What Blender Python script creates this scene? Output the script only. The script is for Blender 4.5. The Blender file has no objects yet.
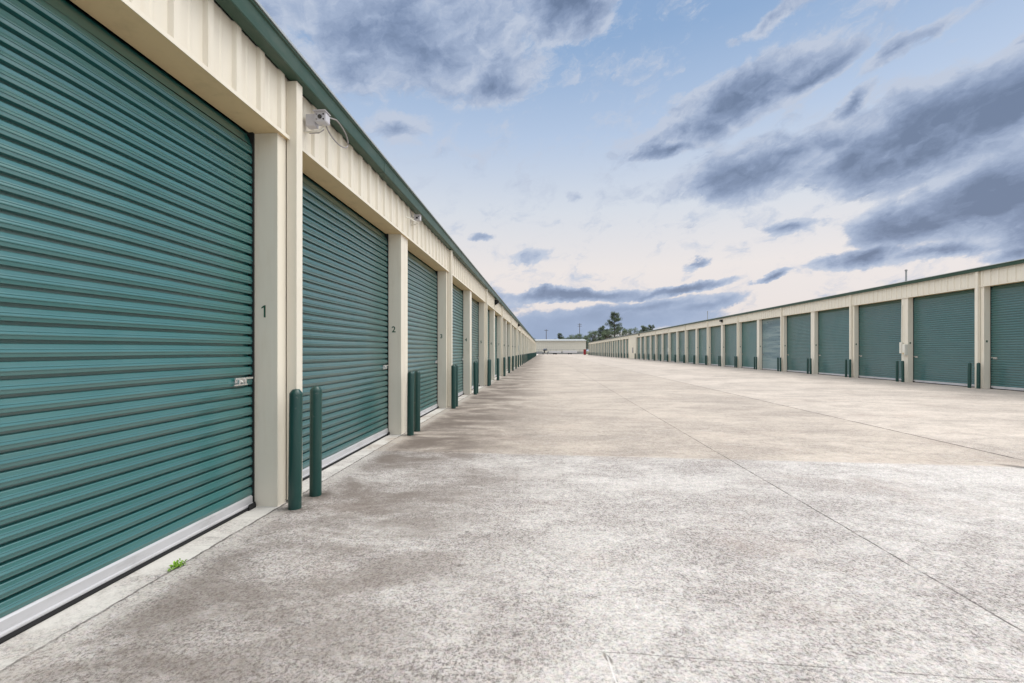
import bpy, bmesh, math, random
from mathutils import Vector, Matrix
R = math.radians
random.seed(7)
scene = bpy.context.scene
C = scene.collection
PI = math.pi

# ------------------------------------------------------------------ camera constants
F = 450.0                      # focal length in pixels of the 1024 px wide frame
H = 1.45                       # lens height
YAW = math.atan(32 / F)        # turned a little left of the yard's long axis
SN, CS = math.sin(YAW), math.cos(YAW)

def direction(px, py):
    """world direction a picture point looks along (used once, for where the clouds stand in the sky)"""
    xc, yc = (px - 512) / F, (351 - py) / F
    return Vector((xc * CS - SN, xc * SN + CS, yc))

# ------------------------------------------------------------------ mesh helper
class MB:
    def __init__(s): s.v, s.f, s.sm = [], [], []
    def add(s, verts, faces, smooth=False):
        b = len(s.v); s.v += [tuple(p) for p in verts]
        for f in faces: s.f.append(tuple(i + b for i in f)); s.sm.append(smooth)
    def box(s, x0, x1, y0, y1, z0, z1):
        if x0 > x1: x0, x1 = x1, x0
        if y0 > y1: y0, y1 = y1, y0
        s.add([(x0,y0,z0),(x1,y0,z0),(x1,y1,z0),(x0,y1,z0),(x0,y0,z1),(x1,y0,z1),(x1,y1,z1),(x0,y1,z1)],
              [(0,3,2,1),(4,5,6,7),(0,1,5,4),(1,2,6,5),(2,3,7,6),(3,0,4,7)])
    def tube(s, pts, rad, n=8, cap=True, smooth=True):
        pts = [Vector(p) for p in pts]; rings = []
        rr = rad if isinstance(rad, (list, tuple)) else [rad] * len(pts)
        up = Vector((0, 0, 1))
        for i, p in enumerate(pts):
            t = (pts[min(i + 1, len(pts) - 1)] - pts[max(i - 1, 0)]).normalized()
            a = t.cross(up)
            if a.length < 1e-3: a = t.cross(Vector((0, 1, 0)))
            a.normalize(); b = t.cross(a)
            rings.append([p + (a * math.cos(2*PI*k/n) + b * math.sin(2*PI*k/n)) * rr[i] for k in range(n)])
        vs = [q for r in rings for q in r]; fs = []
        for i in range(len(rings) - 1):
            for k in range(n):
                fs.append((i*n+k, i*n+(k+1) % n, (i+1)*n+(k+1) % n, (i+1)*n+k))
        s.add(vs, fs, smooth)
        if cap:
            s.add(rings[0], [tuple(range(n))]); s.add(rings[-1], [tuple(reversed(range(n)))])
    def lathe(s, prof, n=24, cx=0, cy=0, smooth=True):
        vs = [(cx + r*math.cos(2*PI*k/n), cy + r*math.sin(2*PI*k/n), z) for r, z in prof for k in range(n)]
        fs = [(i*n+k, i*n+(k+1) % n, (i+1)*n+(k+1) % n, (i+1)*n+k) for i in range(len(prof)-1) for k in range(n)]
        s.add(vs, fs, smooth)
    def prism(s, poly, axis, a, b):
        """poly: list of 2d points; extruded along axis from a to b (closed)"""
        def P(p, t):
            return {'x': (t, p[0], p[1]), 'y': (p[0], t, p[1]), 'z': (p[0], p[1], t)}[axis]
        n = len(poly)
        vs = [P(p, a) for p in poly] + [P(p, b) for p in poly]
        s.add(vs, [tuple(range(n)), tuple(reversed(range(n, 2*n)))] + [(i, (i+1) % n, n+(i+1) % n, n+i) for i in range(n)])
    def build(s, name, mat, parent=None, loc=None, fix=True, bevel=0):
        me = bpy.data.meshes.new(name); me.from_pydata(s.v, [], s.f)
        me.polygons.foreach_set('use_smooth', s.sm); me.update()
        if fix:
            bm = bmesh.new(); bm.from_mesh(me); bmesh.ops.recalc_face_normals(bm, faces=bm.faces); bm.to_mesh(me); bm.free()
        for m in (mat if isinstance(mat, (list, tuple)) else [mat]): me.materials.append(m)
        o = bpy.data.objects.new(name, me); C.objects.link(o)
        if parent is not None: o.parent = parent
        if loc is not None: o.location = loc
        if bevel:
            md = o.modifiers.new('bevel', 'BEVEL'); md.width = bevel; md.segments = 2; md.limit_method = 'ANGLE'; md.angle_limit = R(40)
        return o

def tag(o, label=None, cat=None, group=None, kind=None):
    if label: o['label'] = label
    if cat: o['category'] = cat
    if group: o['group'] = group
    if kind: o['kind'] = kind
    return o
def empty(name, loc=(0, 0, 0), rz=0):
    o = bpy.data.objects.new(name, None); C.objects.link(o)
    o.location = loc; o.rotation_euler = (0, 0, rz); o.empty_display_size = .2
    return o
def link_copy(src, parent, loc, name=None):
    c = src.copy(); C.objects.link(c); c.parent = parent; c.location = loc
    return c

# ------------------------------------------------------------------ node helper
class NT:
    def __init__(s, nt): s.nt = nt; s.n = nt.nodes; s.l = nt.links
    def node(s, t, **kw):
        n = s.n.new(t)
        for k, v in kw.items(): setattr(n, k, v)
        return n
    def put(s, sock, v):
        if isinstance(v, bpy.types.NodeSocket): s.l.new(v, sock)
        elif v is not None:
            if sock.type == 'RGBA' and hasattr(v, '__len__') and len(v) == 3: v = (*v, 1)
            sock.default_value = v
    def m(s, op, a, b=None, c=None, clamp=False):
        n = s.node('ShaderNodeMath', operation=op, use_clamp=clamp)
        for i, v in enumerate((a, b, c)):
            if v is not None: s.put(n.inputs[i], v)
        return n.outputs[0]
    def vm(s, op, a, b=None, out=0):
        n = s.node('ShaderNodeVectorMath', operation=op); s.put(n.inputs[0], a)
        if b is not None: s.put(n.inputs[1], b)
        return n.outputs[out]
    def comb(s, x, y, z):
        n = s.node('ShaderNodeCombineXYZ')
        for i, v in enumerate((x, y, z)): s.put(n.inputs[i], v)
        return n.outputs[0]
    def noise(s, vec, scale, detail=4, rough=.55, dist=0, col=False):
        n = s.node('ShaderNodeTexNoise'); s.put(n.inputs['Vector'], vec)
        n.inputs['Scale'].default_value = scale; n.inputs['Detail'].default_value = detail
        n.inputs['Roughness'].default_value = rough; n.inputs['Distortion'].default_value = dist
        return n.outputs['Color' if col else 'Fac']
    def ss(s, v, a, b, lo=0.0, hi=1.0):
        n = s.node('ShaderNodeMapRange', interpolation_type='SMOOTHSTEP')
        s.put(n.inputs['Value'], v); n.inputs['From Min'].default_value = a; n.inputs['From Max'].default_value = b
        n.inputs['To Min'].default_value = lo; n.inputs['To Max'].default_value = hi
        return n.outputs[0]
    def mix(s, fac, a, b, blend='MIX'):
        n = s.node('ShaderNodeMix', data_type='RGBA', blend_type=blend)
        s.put(n.inputs[0], fac); s.put(n.inputs[6], a); s.put(n.inputs[7], b)
        return n.outputs[2]
    def ramp(s, fac, stops, interp='LINEAR'):
        n = s.node('ShaderNodeValToRGB'); cr = n.color_ramp; cr.interpolation = interp
        while len(cr.elements) < len(stops): cr.elements.new(.5)
        for e, (p, c) in zip(cr.elements, stops): e.position = p; e.color = (*c, 1)
        s.put(n.inputs[0], fac); return n.outputs[0]
    def bump(s, h, strength, dist):
        n = s.node('ShaderNodeBump'); s.put(n.inputs['Height'], h)
        n.inputs['Strength'].default_value = strength; n.inputs['Distance'].default_value = dist
        return n.outputs[0]

def lin(r, g, b):
    f = lambda c: (c/255/12.92) if c/255 <= .04045 else ((c/255+.055)/1.055)**2.4
    return (f(r), f(g), f(b))

def new_mat(name):
    m = bpy.data.materials.new(name); m.use_nodes = True
    t = NT(m.node_tree); b = m.node_tree.nodes['Principled BSDF']
    return m, t, b

def paint(name, col, rough=.45, spec=.5, var=.08, dirt=None, dirt_amt=.3, metal=0, bumpy=.0, vscale=1.3, dirt_scale=(3, 3, .6)):
    m, t, b = new_mat(name)
    tc = t.node('ShaderNodeTexCoord').outputs['Object']
    n1 = t.noise(tc, vscale, 5, .6)
    k = t.m('MULTIPLY_ADD', n1, 2*var, 1 - var)
    oi = t.node('ShaderNodeObjectInfo').outputs['Random']
    k = t.m('MULTIPLY', k, t.m('MULTIPLY_ADD', oi, var, 1 - var/2))
    c = t.vm('SCALE', col if isinstance(col, tuple) else col); t.put(t.nt.nodes[-1].inputs['Scale'], k)
    if dirt is not None:
        mp = t.node('ShaderNodeMapping'); t.put(mp.inputs['Vector'], tc); mp.inputs['Scale'].default_value = dirt_scale
        d = t.ss(t.noise(mp.outputs[0], 1.6, 7, .68), .48, .78)
        c = t.mix(t.m('MULTIPLY', d, dirt_amt), c, dirt)
    t.put(b.inputs['Base Color'], c)
    rr = t.m('MULTIPLY_ADD', t.noise(tc, 4, 5, .6), .24, rough - .12); t.put(b.inputs['Roughness'], rr)
    b.inputs['Specular IOR Level'].default_value = spec; b.inputs['Metallic'].default_value = metal
    if bumpy: t.put(b.inputs['Normal'], t.bump(t.noise(tc, 2.2, 3, .5), bumpy, .02))
    return m

M = {}
CREAM = (.78, .73, .62)
M['cream'] = paint('cream_painted_steel', CREAM, .42, .4, .04, (.46, .36, .22), .22, bumpy=.04)
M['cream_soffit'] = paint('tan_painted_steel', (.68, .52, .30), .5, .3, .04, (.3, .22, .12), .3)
M['green_trim'] = paint('green_trim_steel', (.030, .068, .046), .42, .3, .10, (.16, .17, .14), .35, dirt_scale=(2, .5, 2))
M['roof'] = paint('galvalume_roof', (.5, .52, .5), .35, .5, .08, metal=.5)
M['galv'] = paint('galvanised_steel', (.55, .55, .57), .38, .5, .08, (.24, .23, .22), .5, metal=.25, dirt_scale=(1.5, 1.5, 6))
M['chrome'] = paint('bright_latch_steel', (.78, .77, .75), .25, .5, .05, metal=.85)
M['rubber'] = paint('black_rubber', (.015, .015, .016), .7, .3, .1)
M['dark'] = paint('dark_void_steel', (.02, .022, .022), .8, .2, .1)
M['bollard'] = paint('bollard_green_paint', (.008, .052, .044), .34, .5, .15, (.07, .10, .085), .3, bumpy=.05, dirt_scale=(9, 9, 2))
def scuffed(m, lo, hi, col, amt):
    t = NT(m.node_tree); b = m.node_tree.nodes['Principled BSDF']
    src = b.inputs['Base Color'].links[0].from_socket
    tc = t.node('ShaderNodeTexCoord').outputs['Object']
    rnd = t.node('ShaderNodeObjectInfo').outputs['Random']
    off = t.vm('ADD', tc, t.comb(t.m('MULTIPLY', rnd, 13), t.m('MULTIPLY', rnd, 29), t.m('MULTIPLY', rnd, 17)))
    mp = t.node('ShaderNodeMapping'); t.put(mp.inputs['Vector'], off); mp.inputs['Scale'].default_value = (9, 9, 16)
    a = t.ss(t.noise(mp.outputs[0], 1.0, 8, .75), lo, hi)
    t.put(b.inputs['Base Color'], t.mix(t.m('MULTIPLY', a, amt), src, col))
scuffed(M['bollard'], .62, .68, (.13, .15, .13), .7)
M['camera_shell'] = paint('grey_white_plastic', (.56, .55, .58), .4, .5, .05)
M['cable'] = paint('grey_cable', (.30, .28, .28), .5, .4, .05)
M['lens'] = paint('black_glass', (.01, .01, .012), .1, .6, .02)
M['number'] = paint('dark_number_paint', (.025, .085, .05), .6, .3, .05)
M['white_paint'] = paint('white_paint', (.76, .74, .66), .5, .4, .06, (.45, .38, .2), .35)
M['far_wall'] = paint('pale_metal_siding', (.60, .58, .50), .5, .3, .05)
M['grey_metal'] = paint('weathered_grey_metal', (.26, .27, .27), .55, .4, .12)
M['wood_pole'] = paint('wood_pole', (.13, .11, .09), .8, .2, .15)
M['red'] = paint('red_paint', (.26, .02, .025), .45, .4, .1)
M['car_paint'] = paint('dark_car_paint', (.02, .022, .028), .25, .6, .05)
M['trailer_paint'] = paint('pale_trailer_paint', (.55, .55, .56), .45, .4, .08)

def door_mat(name, col, pale=0.0, rough=.40, coat=.8):
    m, t, b = new_mat(name)
    tc = t.node('ShaderNodeTexCoord').outputs['Object']
    oi = t.node('ShaderNodeObjectInfo').outputs['Random']
    off = t.vm('ADD', tc, t.comb(0, t.m('MULTIPLY', oi, 37.0), t.m('MULTIPLY', oi, 11.0)))
    mp = t.node('ShaderNodeMapping'); t.put(mp.inputs['Vector'], off); mp.inputs['Scale'].default_value = (1, .35, 3.2)
    streak = t.noise(mp.outputs[0], 2.2, 6, .6)
    k = t.m('MULTIPLY', t.m('MULTIPLY_ADD', streak, .40, .86), t.m('MULTIPLY_ADD', oi, .34, .83))
    c = t.vm('SCALE', col); t.put(t.nt.nodes[-1].inputs['Scale'], k)
    # chalky film and a few scuffs
    mpc = t.node('ShaderNodeMapping'); t.put(mpc.inputs['Vector'], off); mpc.inputs['Scale'].default_value = (1, .12, 2.2) if pale else (1, .8, 1)
    chalk = t.ss(t.noise(mpc.outputs[0], 1.1, 6, .65), .40 if pale else .45, .62 if pale else .8)
    c = t.mix(t.m('MULTIPLY', chalk, .06 + pale), c, (.30, .40, .40))
    mp2 = t.node('ShaderNodeMapping'); t.put(mp2.inputs['Vector'], off); mp2.inputs['Scale'].default_value = (1, 5, 16)
    scuff = t.ss(t.noise(mp2.outputs[0], 1.2, 8, .75), .70, .78)
    c = t.mix(t.m('MULTIPLY', scuff, .4), c, (.45, .5, .48))
    t.put(b.inputs['Base Color'], c)
    t.put(b.inputs['Roughness'], t.m('MULTIPLY_ADD', streak, .2, rough - .1))
    b.inputs['Specular IOR Level'].default_value = .55
    b.inputs['Coat Weight'].default_value = coat; b.inputs['Coat Roughness'].default_value = .24; b.inputs['Coat IOR'].default_value = 2.1
    mp3 = t.node('ShaderNodeMapping'); t.put(mp3.inputs['Vector'], off); mp3.inputs['Scale'].default_value = (1, .5, 4)
    t.put(b.inputs['Normal'], t.bump(t.noise(mp3.outputs[0], 2.5, 3, .5), .10 + pale*.35, .02))
    return m
M['door'] = door_mat('teal_door_paint', (.009, .108, .104))
M['door_pale'] = door_mat('weathered_door_paint', (.10, .19, .22), .75, .3, .3)

# ------------------------------------------------------------------ ground
def make_concrete():
    m, t, b = new_mat('yard_concrete')
    tc = t.node('ShaderNodeTexCoord').outputs['Object']
    sp = t.node('ShaderNodeSeparateXYZ'); t.put(sp.inputs[0], tc); x, y = sp.outputs[0], sp.outputs[1]
    yj = t.m('MULTIPLY_ADD', x, .037, y)                       # cross joints run slightly askew
    wob = t.m('MULTIPLY_ADD', t.noise(tc, 3.0, 3), .02, -.01)
    xw = t.m('ADD', x, wob); yw = t.m('ADD', yj, wob)
    far = t.ss(t.m('MULTIPLY_ADD', t.noise(tc, 6, 6, .7), .12, yw), 6.30, 6.40)
    right = t.ss(xw, 6.33, 6.37)
    col = t.mix(far, (.478, .452, .430), (.438, .384, .332))
    col = t.mix(right, col, (.475, .420, .368))
    # slab to slab difference
    ci = t.comb(t.m('FLOOR', t.m('DIVIDE', t.m('SUBTRACT', xw, 2.47), 3.88)), t.m('FLOOR', t.m('DIVIDE', t.m('SUBTRACT', yw, 6.28), 11.0)), 0)
    wn = t.node('ShaderNodeTexWhiteNoise', noise_dimensions='3D'); t.put(wn.inputs[0], ci)
    k = t.m('MULTIPLY_ADD', wn.outputs['Value'], .10, .95)
    # weathering blotches of several sizes, drawn out across the yard
    mp = t.node('ShaderNodeMapping'); t.put(mp.inputs['Vector'], tc); mp.inputs['Scale'].default_value = (.55, 1.0, 1)
    b1 = t.noise(mp.outputs[0], .55, 7, .62, .4)
    b2 = t.noise(mp.outputs[0], 2.3, 8, .68, .6)
    b3 = t.noise(tc, 11, 6, .7)
    k = t.m('MULTIPLY', k, t.ss(b1, .30, .66, .84, 1.07))
    k = t.m('MULTIPLY', k, t.ss(b2, .30, .64, .84, 1.06))
    k = t.m('MULTIPLY', k, t.ss(b3, .28, .60, .82, 1.06))
    # worn exposed aggregate: dark grit and pale stones, dense where the cement skin is gone
    nearw = t.m('MULTIPLY', t.ss(yw, 6.0, 12.0, 1.0, .6), t.m('MULTIPLY_ADD', far, -.38, 1.0))
    zone = t.m('ADD', t.m('ADD', t.m('MULTIPLY', b1, .55), t.m('MULTIPLY', b2, .45)), t.m('MULTIPLY', t.ss(x, 1.4, -1.4), -.05))
    worn = t.ss(zone, .55, .42)
    g1 = t.noise(tc, 62, 3, .7); g2 = t.noise(tc, 150, 2, .6); g3 = t.noise(tc, 24, 5, .75, .8)
    gg = t.m('ADD', t.m('MULTIPLY', g1, .40), t.m('ADD', t.m('MULTIPLY', g2, .28), t.m('MULTIPLY', g3, .32)))
    gk = t.m('MULTIPLY', t.ss(gg, .40, .56, .12, 1.50), t.ss(g2, .575, .66, 1.0, .45))
    amt = t.m('MULTIPLY', t.m('MULTIPLY_ADD', worn, .56, .44), nearw)
    k = t.m('MULTIPLY', k, t.m('ADD', t.m('MULTIPLY', gk, amt), t.m('SUBTRACT', 1.0, amt)))
    c = t.vm('SCALE', col); t.put(t.nt.nodes[-1].inputs['Scale'], k)
    c = t.mix(t.m('MULTIPLY', worn, t.m('MULTIPLY', nearw, .30)), c, (.29, .25, .235))
    # patches where pale cement skin remains
    skin = t.m('MULTIPLY', t.ss(t.noise(mp.outputs[0], 5.5, 9, .74, .5), .54, .66), nearw)
    c = t.mix(t.m('MULTIPLY', skin, .5), c, (.60, .565, .53))
    tint = t.noise(tc, 38, 3, .6, col=True)
    tint = t.vm('ADD', t.vm('MULTIPLY', t.vm('SUBTRACT', tint, (.5, .5, .5)), (.28, .16, .24)), (1, 1, 1))
    c = t.vm('MULTIPLY', c, tint)
    # reddish/brown dust patches
    c = t.mix(t.m('MULTIPLY', t.ss(t.noise(tc, .9, 6, .65), .50, .75), .30), c, (.36, .28, .235))
    # grime washed out along the foot of the doors
    band = t.m('MULTIPLY', t.ss(x, .5, -1.6), t.ss(x, -2.42, -2.15))
    mpg = t.node('ShaderNodeMapping'); t.put(mpg.inputs['Vector'], tc); mpg.inputs['Scale'].default_value = (.7, 1.2, 1)
    grime = t.m('MULTIPLY', band, t.ss(t.noise(mpg.outputs[0], 1.15, 8, .7, .5), .35, .62))
    grime = t.m('MULTIPLY', grime, t.m('MULTIPLY_ADD', t.ss(y, 2.5, 7.5), .24, .68))
    c = t.mix(grime, c, (.15, .122, .103))
    # dirt rings round the bollards, deepened with painted contact shade; rust and oil spots
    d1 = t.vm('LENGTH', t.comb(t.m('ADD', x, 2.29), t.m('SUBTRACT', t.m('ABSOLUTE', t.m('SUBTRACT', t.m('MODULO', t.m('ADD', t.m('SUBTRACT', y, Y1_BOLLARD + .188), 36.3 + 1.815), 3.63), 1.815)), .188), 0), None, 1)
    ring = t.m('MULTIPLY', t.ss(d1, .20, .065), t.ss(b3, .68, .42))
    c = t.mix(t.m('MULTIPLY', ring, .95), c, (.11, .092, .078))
    vo = t.node('ShaderNodeTexVoronoi'); t.put(vo.inputs['Vector'], t.vm('ADD', tc, t.vm('MULTIPLY', t.vm('SUBTRACT', t.noise(tc, 9, 4, col=True), (.5, .5, .5)), (.12, .12, 0)))); vo.inputs['Scale'].default_value = .75
    spot = t.m('MULTIPLY', t.ss(vo.outputs['Distance'], .075, .02), t.ss(t.noise(tc, .35, 3), .45, .6))
    c = t.mix(t.m('MULTIPLY', spot, .4), c, (.13, .11, .10))
    # pale smooth threshold strip against the doors
    apron = t.ss(xw, -2.44, -2.47)
    c = t.mix(t.m('MULTIPLY', apron, t.ss(b2, .62, .42, .05, .85)), c, (.68, .66, .62))
    edge = t.m('MULTIPLY', t.ss(xw, -2.30, -2.32), t.ss(xw, -2.46, -2.43))
    c = t.mix(t.m('MULTIPLY', edge, t.m('MULTIPLY', t.ss(b3, .6, .4), .45)), c, (.52, .49, .45))
    # joints
    def line(v, at, w):
        return t.ss(t.m('ABSOLUTE', t.m('SUBTRACT', v, at)), w, w*.35)
    brk = t.ss(t.noise(tc, 5, 6, .7), .30, .55, .25, 1.0)
    J = t.m('MAXIMUM', line(xw, 2.47, .011), t.m('MULTIPLY', line(xw, 6.35, .026), 1.3))
    J = t.m('MAXIMUM', J, t.m('MULTIPLY', t.m('MAXIMUM', line(xw, 10.2, .014), line(xw, 14.1, .014)), .5))
    J = t.m('MAXIMUM', J, t.m('MULTIPLY', line(t.m('MULTIPLY_ADD', t.noise(tc, 9, 5, .7), .05, xw), -2.43, .013), 1.0))
    near = t.m('MULTIPLY', line(yw, 2.205, .0055), t.ss(x, .26, .30))
    J = t.m('MAXIMUM', J, t.m('MULTIPLY', near, .6))
    J = t.m('MAXIMUM', J, t.m('MULTIPLY', line(yw, 6.28, .010), .45))
    for q, yy in enumerate((17.3, 28.3, 39.3, 50.3, 61.3, 83.3, 105.3)):
        J = t.m('MAXIMUM', J, t.m('MULTIPLY', line(yw, yy, .03), .35))
    pale_line = t.m('MULTIPLY', line(yw, 6.30, .03), t.ss(b3, .55, .42))
    c = t.mix(t.m('MULTIPLY', pale_line, .5), c, (.62, .58, .54))
    # gaping, stained bit of joint and a popped corner
    def blot(cx, cy, rx, ry, rz=0):
        mpn = t.node('ShaderNodeMapping', vector_type='TEXTURE'); t.put(mpn.inputs['Vector'], t.comb(xw, yw, 0))
        mpn.inputs['Location'].default_value = (cx, cy, 0); mpn.inputs['Scale'].default_value = (rx, ry, 1); mpn.inputs['Rotation'].default_value = (0, 0, rz)
        return t.ss(t.vm('LENGTH', mpn.outputs[0], None, 1), 1.0, .55)
    J = t.m('MULTIPLY', J, brk)
    J = t.m('MAXIMUM', J, t.m('MULTIPLY', blot(6.15, 6.08, .62, .13, -.74), .85))
    J = t.m('MAXIMUM', J, t.m('MULTIPLY', blot(.30, 2.16, .018, .05, .35), .8))
    J = t.m('MAXIMUM', J, t.m('MULTIPLY', blot(.52, 2.225, .012, .012), .7))
    J = t.m('MAXIMUM', J, t.m('MULTIPLY', blot(-.62, 3.55, .022, .02), .7))
    J = t.m('MAXIMUM', J, t.m('MULTIPLY', blot(-2.33, 4.12, .12, .1), .5))
    c = t.mix(t.m('MULTIPLY', J, .82), c, (.07, .062, .055))
    crack = t.m('MULTIPLY', t.m('MULTIPLY', line(t.m('MULTIPLY_ADD', y, .10, xw), .515, .006), t.ss(y, 2.19, 2.15)), .6)
    c = t.mix(crack, c, (.7, .68, .66))
    t.put(b.inputs['Base Color'], c)
    b.inputs['Roughness'].default_value = .82; b.inputs['Specular IOR Level'].default_value = .25
    hgt = t.m('SUBTRACT', t.m('ADD', t.m('MULTIPLY', g1, .6), t.m('MULTIPLY', b3, .4)), t.m('MULTIPLY', J, 1.5))
    t.put(b.inputs['Normal'], t.bump(hgt, .35, .006))
    return m
Y1_BOLLARD = 4.024 - .026
M['concrete'] = make_concrete()

def make_ground():
    m, t, b = new_mat('grass_and_dirt')
    tc = t.node('ShaderNodeTexCoord').outputs['Object']
    n = t.noise(tc, .05, 8, .65)
    c = t.mix(t.ss(n, .4, .62), (.07, .09, .035), (.16, .13, .085))
    t.put(b.inputs['Base Color'], c); b.inputs['Roughness'].default_value = .95
    return m
M['ground'] = make_ground()

g = MB(); g.add([(-3000,-3000,-.03),(3000,-3000,-.03),(3000,3000,-.03),(-3000,3000,-.03)], [(0,1,2,3)])
tag(g.build('ground', M['ground'], fix=False), kind='structure')
g = MB(); g.box(-45, 60, -14, 206, -.12, 0)
tag(g.build('concrete_yard', M['concrete']), kind='structure')

# ------------------------------------------------------------------ storage rows
PITCH, GAP, DW = 3.63, .38, 3.25
REVEAL = .235

def door_profile(height):
    p = .0935; pts = []
    n = int(round((height - .10) / p)); p = (height - .10) / n; n -= 1
    base = [(0, -.034), (.15, -.034), (.165, -.006), (.185, .0035), (.22, .0048), (.40, .0055), (.425, .0105), (.475, .0110), (.60, .0052), (.615, .0070), (.64, .0070), (.70, .0040), (.90, .0), (.945, -.004), (.985, -.034)]
    for i in range(n):
        for a, v in base: pts.append((.10 + (i + a) * p, v))
    return pts

def make_door(sgn, height, mat):
    """sgn +1: faces +X (row on the -X side). Local origin: ground, near jamb, door plane."""
    prof = door_profile(height)
    mb = MB(); rows = []
    ns = 11
    for z, v in prof:
        rows.append([(sgn * (v + .0045*math.sin(1.9*k + 2.3*z) * math.sin(.8*z + .5*k) * (0 < k < ns-1)), DW * k / (ns-1), z + .0035*math.sin(PI*k/(ns-1)*2 + z*1.7)*math.sin(PI*k/(ns-1))) for k in range(ns)])
    vs = [q for r in rows for q in r]
    mb.add(vs, [(i*ns+k, i*ns+k+1, (i+1)*ns+k+1, (i+1)*ns+k) for i in range(len(rows)-1) for k in range(ns-1)])
    # the curtain rolls back over its drum at the top
    top = prof[-1][0]; arc = [(0, top)] + [(-sgn*(.012 + .20*(1-math.cos(a))), top + .20*math.sin(a)) for a in (.3, .6, .9, 1.2, 1.5)]
    av = [q for px, pz in arc for q in ((px, 0, pz), (px, DW, pz))]
    mb.add(av, [(2*i, 2*i+1, 2*i+3, 2*i+2) for i in range(len(arc)-1)])
    d = mb.build('roll_up_door', mat, fix=False)
    return d

def make_bottom_bar(sgn):
    mb = MB()
    poly = [(sgn*-.02, .028), (sgn*.026, .028), (sgn*.030, .034), (sgn*.030, .044), (sgn*.016, .050), (sgn*.016, .104), (sgn*.004, .116), (sgn*-.02, .116)]
    mb.prism(poly, 'y', .035, DW - .035)
    return mb.build('bottom_bar', M['galv'])
def make_seal(sgn):
    mb = MB(); mb.prism([(sgn*-.015,.001),(sgn*.030,.001),(sgn*.036,.012),(sgn*.030,.0275),(sgn*-.015,.0275)], 'y', .02, DW - .128)
    mb.prism([(sgn*-.01,.001),(sgn*.045,.001),(sgn*.050,.02),(sgn*.040,.055),(sgn*.037,.0275),(sgn*-.01,.0275)], 'y', DW-.127, DW-.03)
    return mb.build('rubber_seal', M['rubber'])
def make_guide(sgn, height, a, b):
    mb = MB(); mb.box(sgn*-.06, sgn*.0125, a, b, .004, height + .09)
    return mb.build('guide_rail', M['dark'])
def make_latch(sgn):
    mb = MB(); y0 = DW - .30
    mb.box(sgn*.006, sgn*.013, y0+.035, y0+.19, 1.165, 1.195)              # back plate
    mb.box(sgn*.0132, sgn*.030, y0+.02, y0+.255, 1.195, 1.213)       # slide bolt
    mb.box(sgn*.0132, sgn*.028, y0+.01, y0+.18, 1.142, 1.157)        # lower keeper
    mb.box(sgn*.0132, sgn*.042, y0+.05, y0+.065, 1.150, 1.208)
    mb.box(sgn*.0132, sgn*.042, y0+.13, y0+.145, 1.150, 1.208)
    mb.tube([(sgn*.034, y0+.085, 1.175), (sgn*.052, y0+.085, 1.175)], .012, 10)
    o = mb.build('latch', M['chrome'], bevel=.002)
    return o

def text_mesh(s, size, mat, parent, loc, rot):
    if s == '1':
        k = size*.78
        mb = MB(); mb.add([(a*k, b*k, 0) for a, b in ((-.02,-.5),(.14,-.5),(.14,.5),(.02,.5),(-.22,.34),(-.22,.22),(-.02,.32))], [(0,1,2,3,4,5,6)])
        q = mb.build('unit_number', mat, parent, loc, fix=False); q.rotation_euler = rot; return q
    cu = bpy.data.curves.new('unit_number', 'FONT'); cu.body = s; cu.size = size; cu.extrude = .001; cu.offset = .0022
    cu.align_x = 'CENTER'; cu.align_y = 'CENTER'
    o = bpy.data.objects.new('tmp', cu); C.objects.link(o)
    dg = bpy.context.evaluated_depsgraph_get()
    me = bpy.data.meshes.new_from_object(o.evaluated_get(dg)); bpy.data.objects.remove(o); bpy.data.curves.remove(cu)
    me.name = 'unit_number'; me.materials.clear(); me.materials.append(mat)
    q = bpy.data.objects.new('unit_number', me); C.objects.link(q); q.parent = parent
    q.location = loc; q.rotation_euler = rot
    return q

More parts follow.
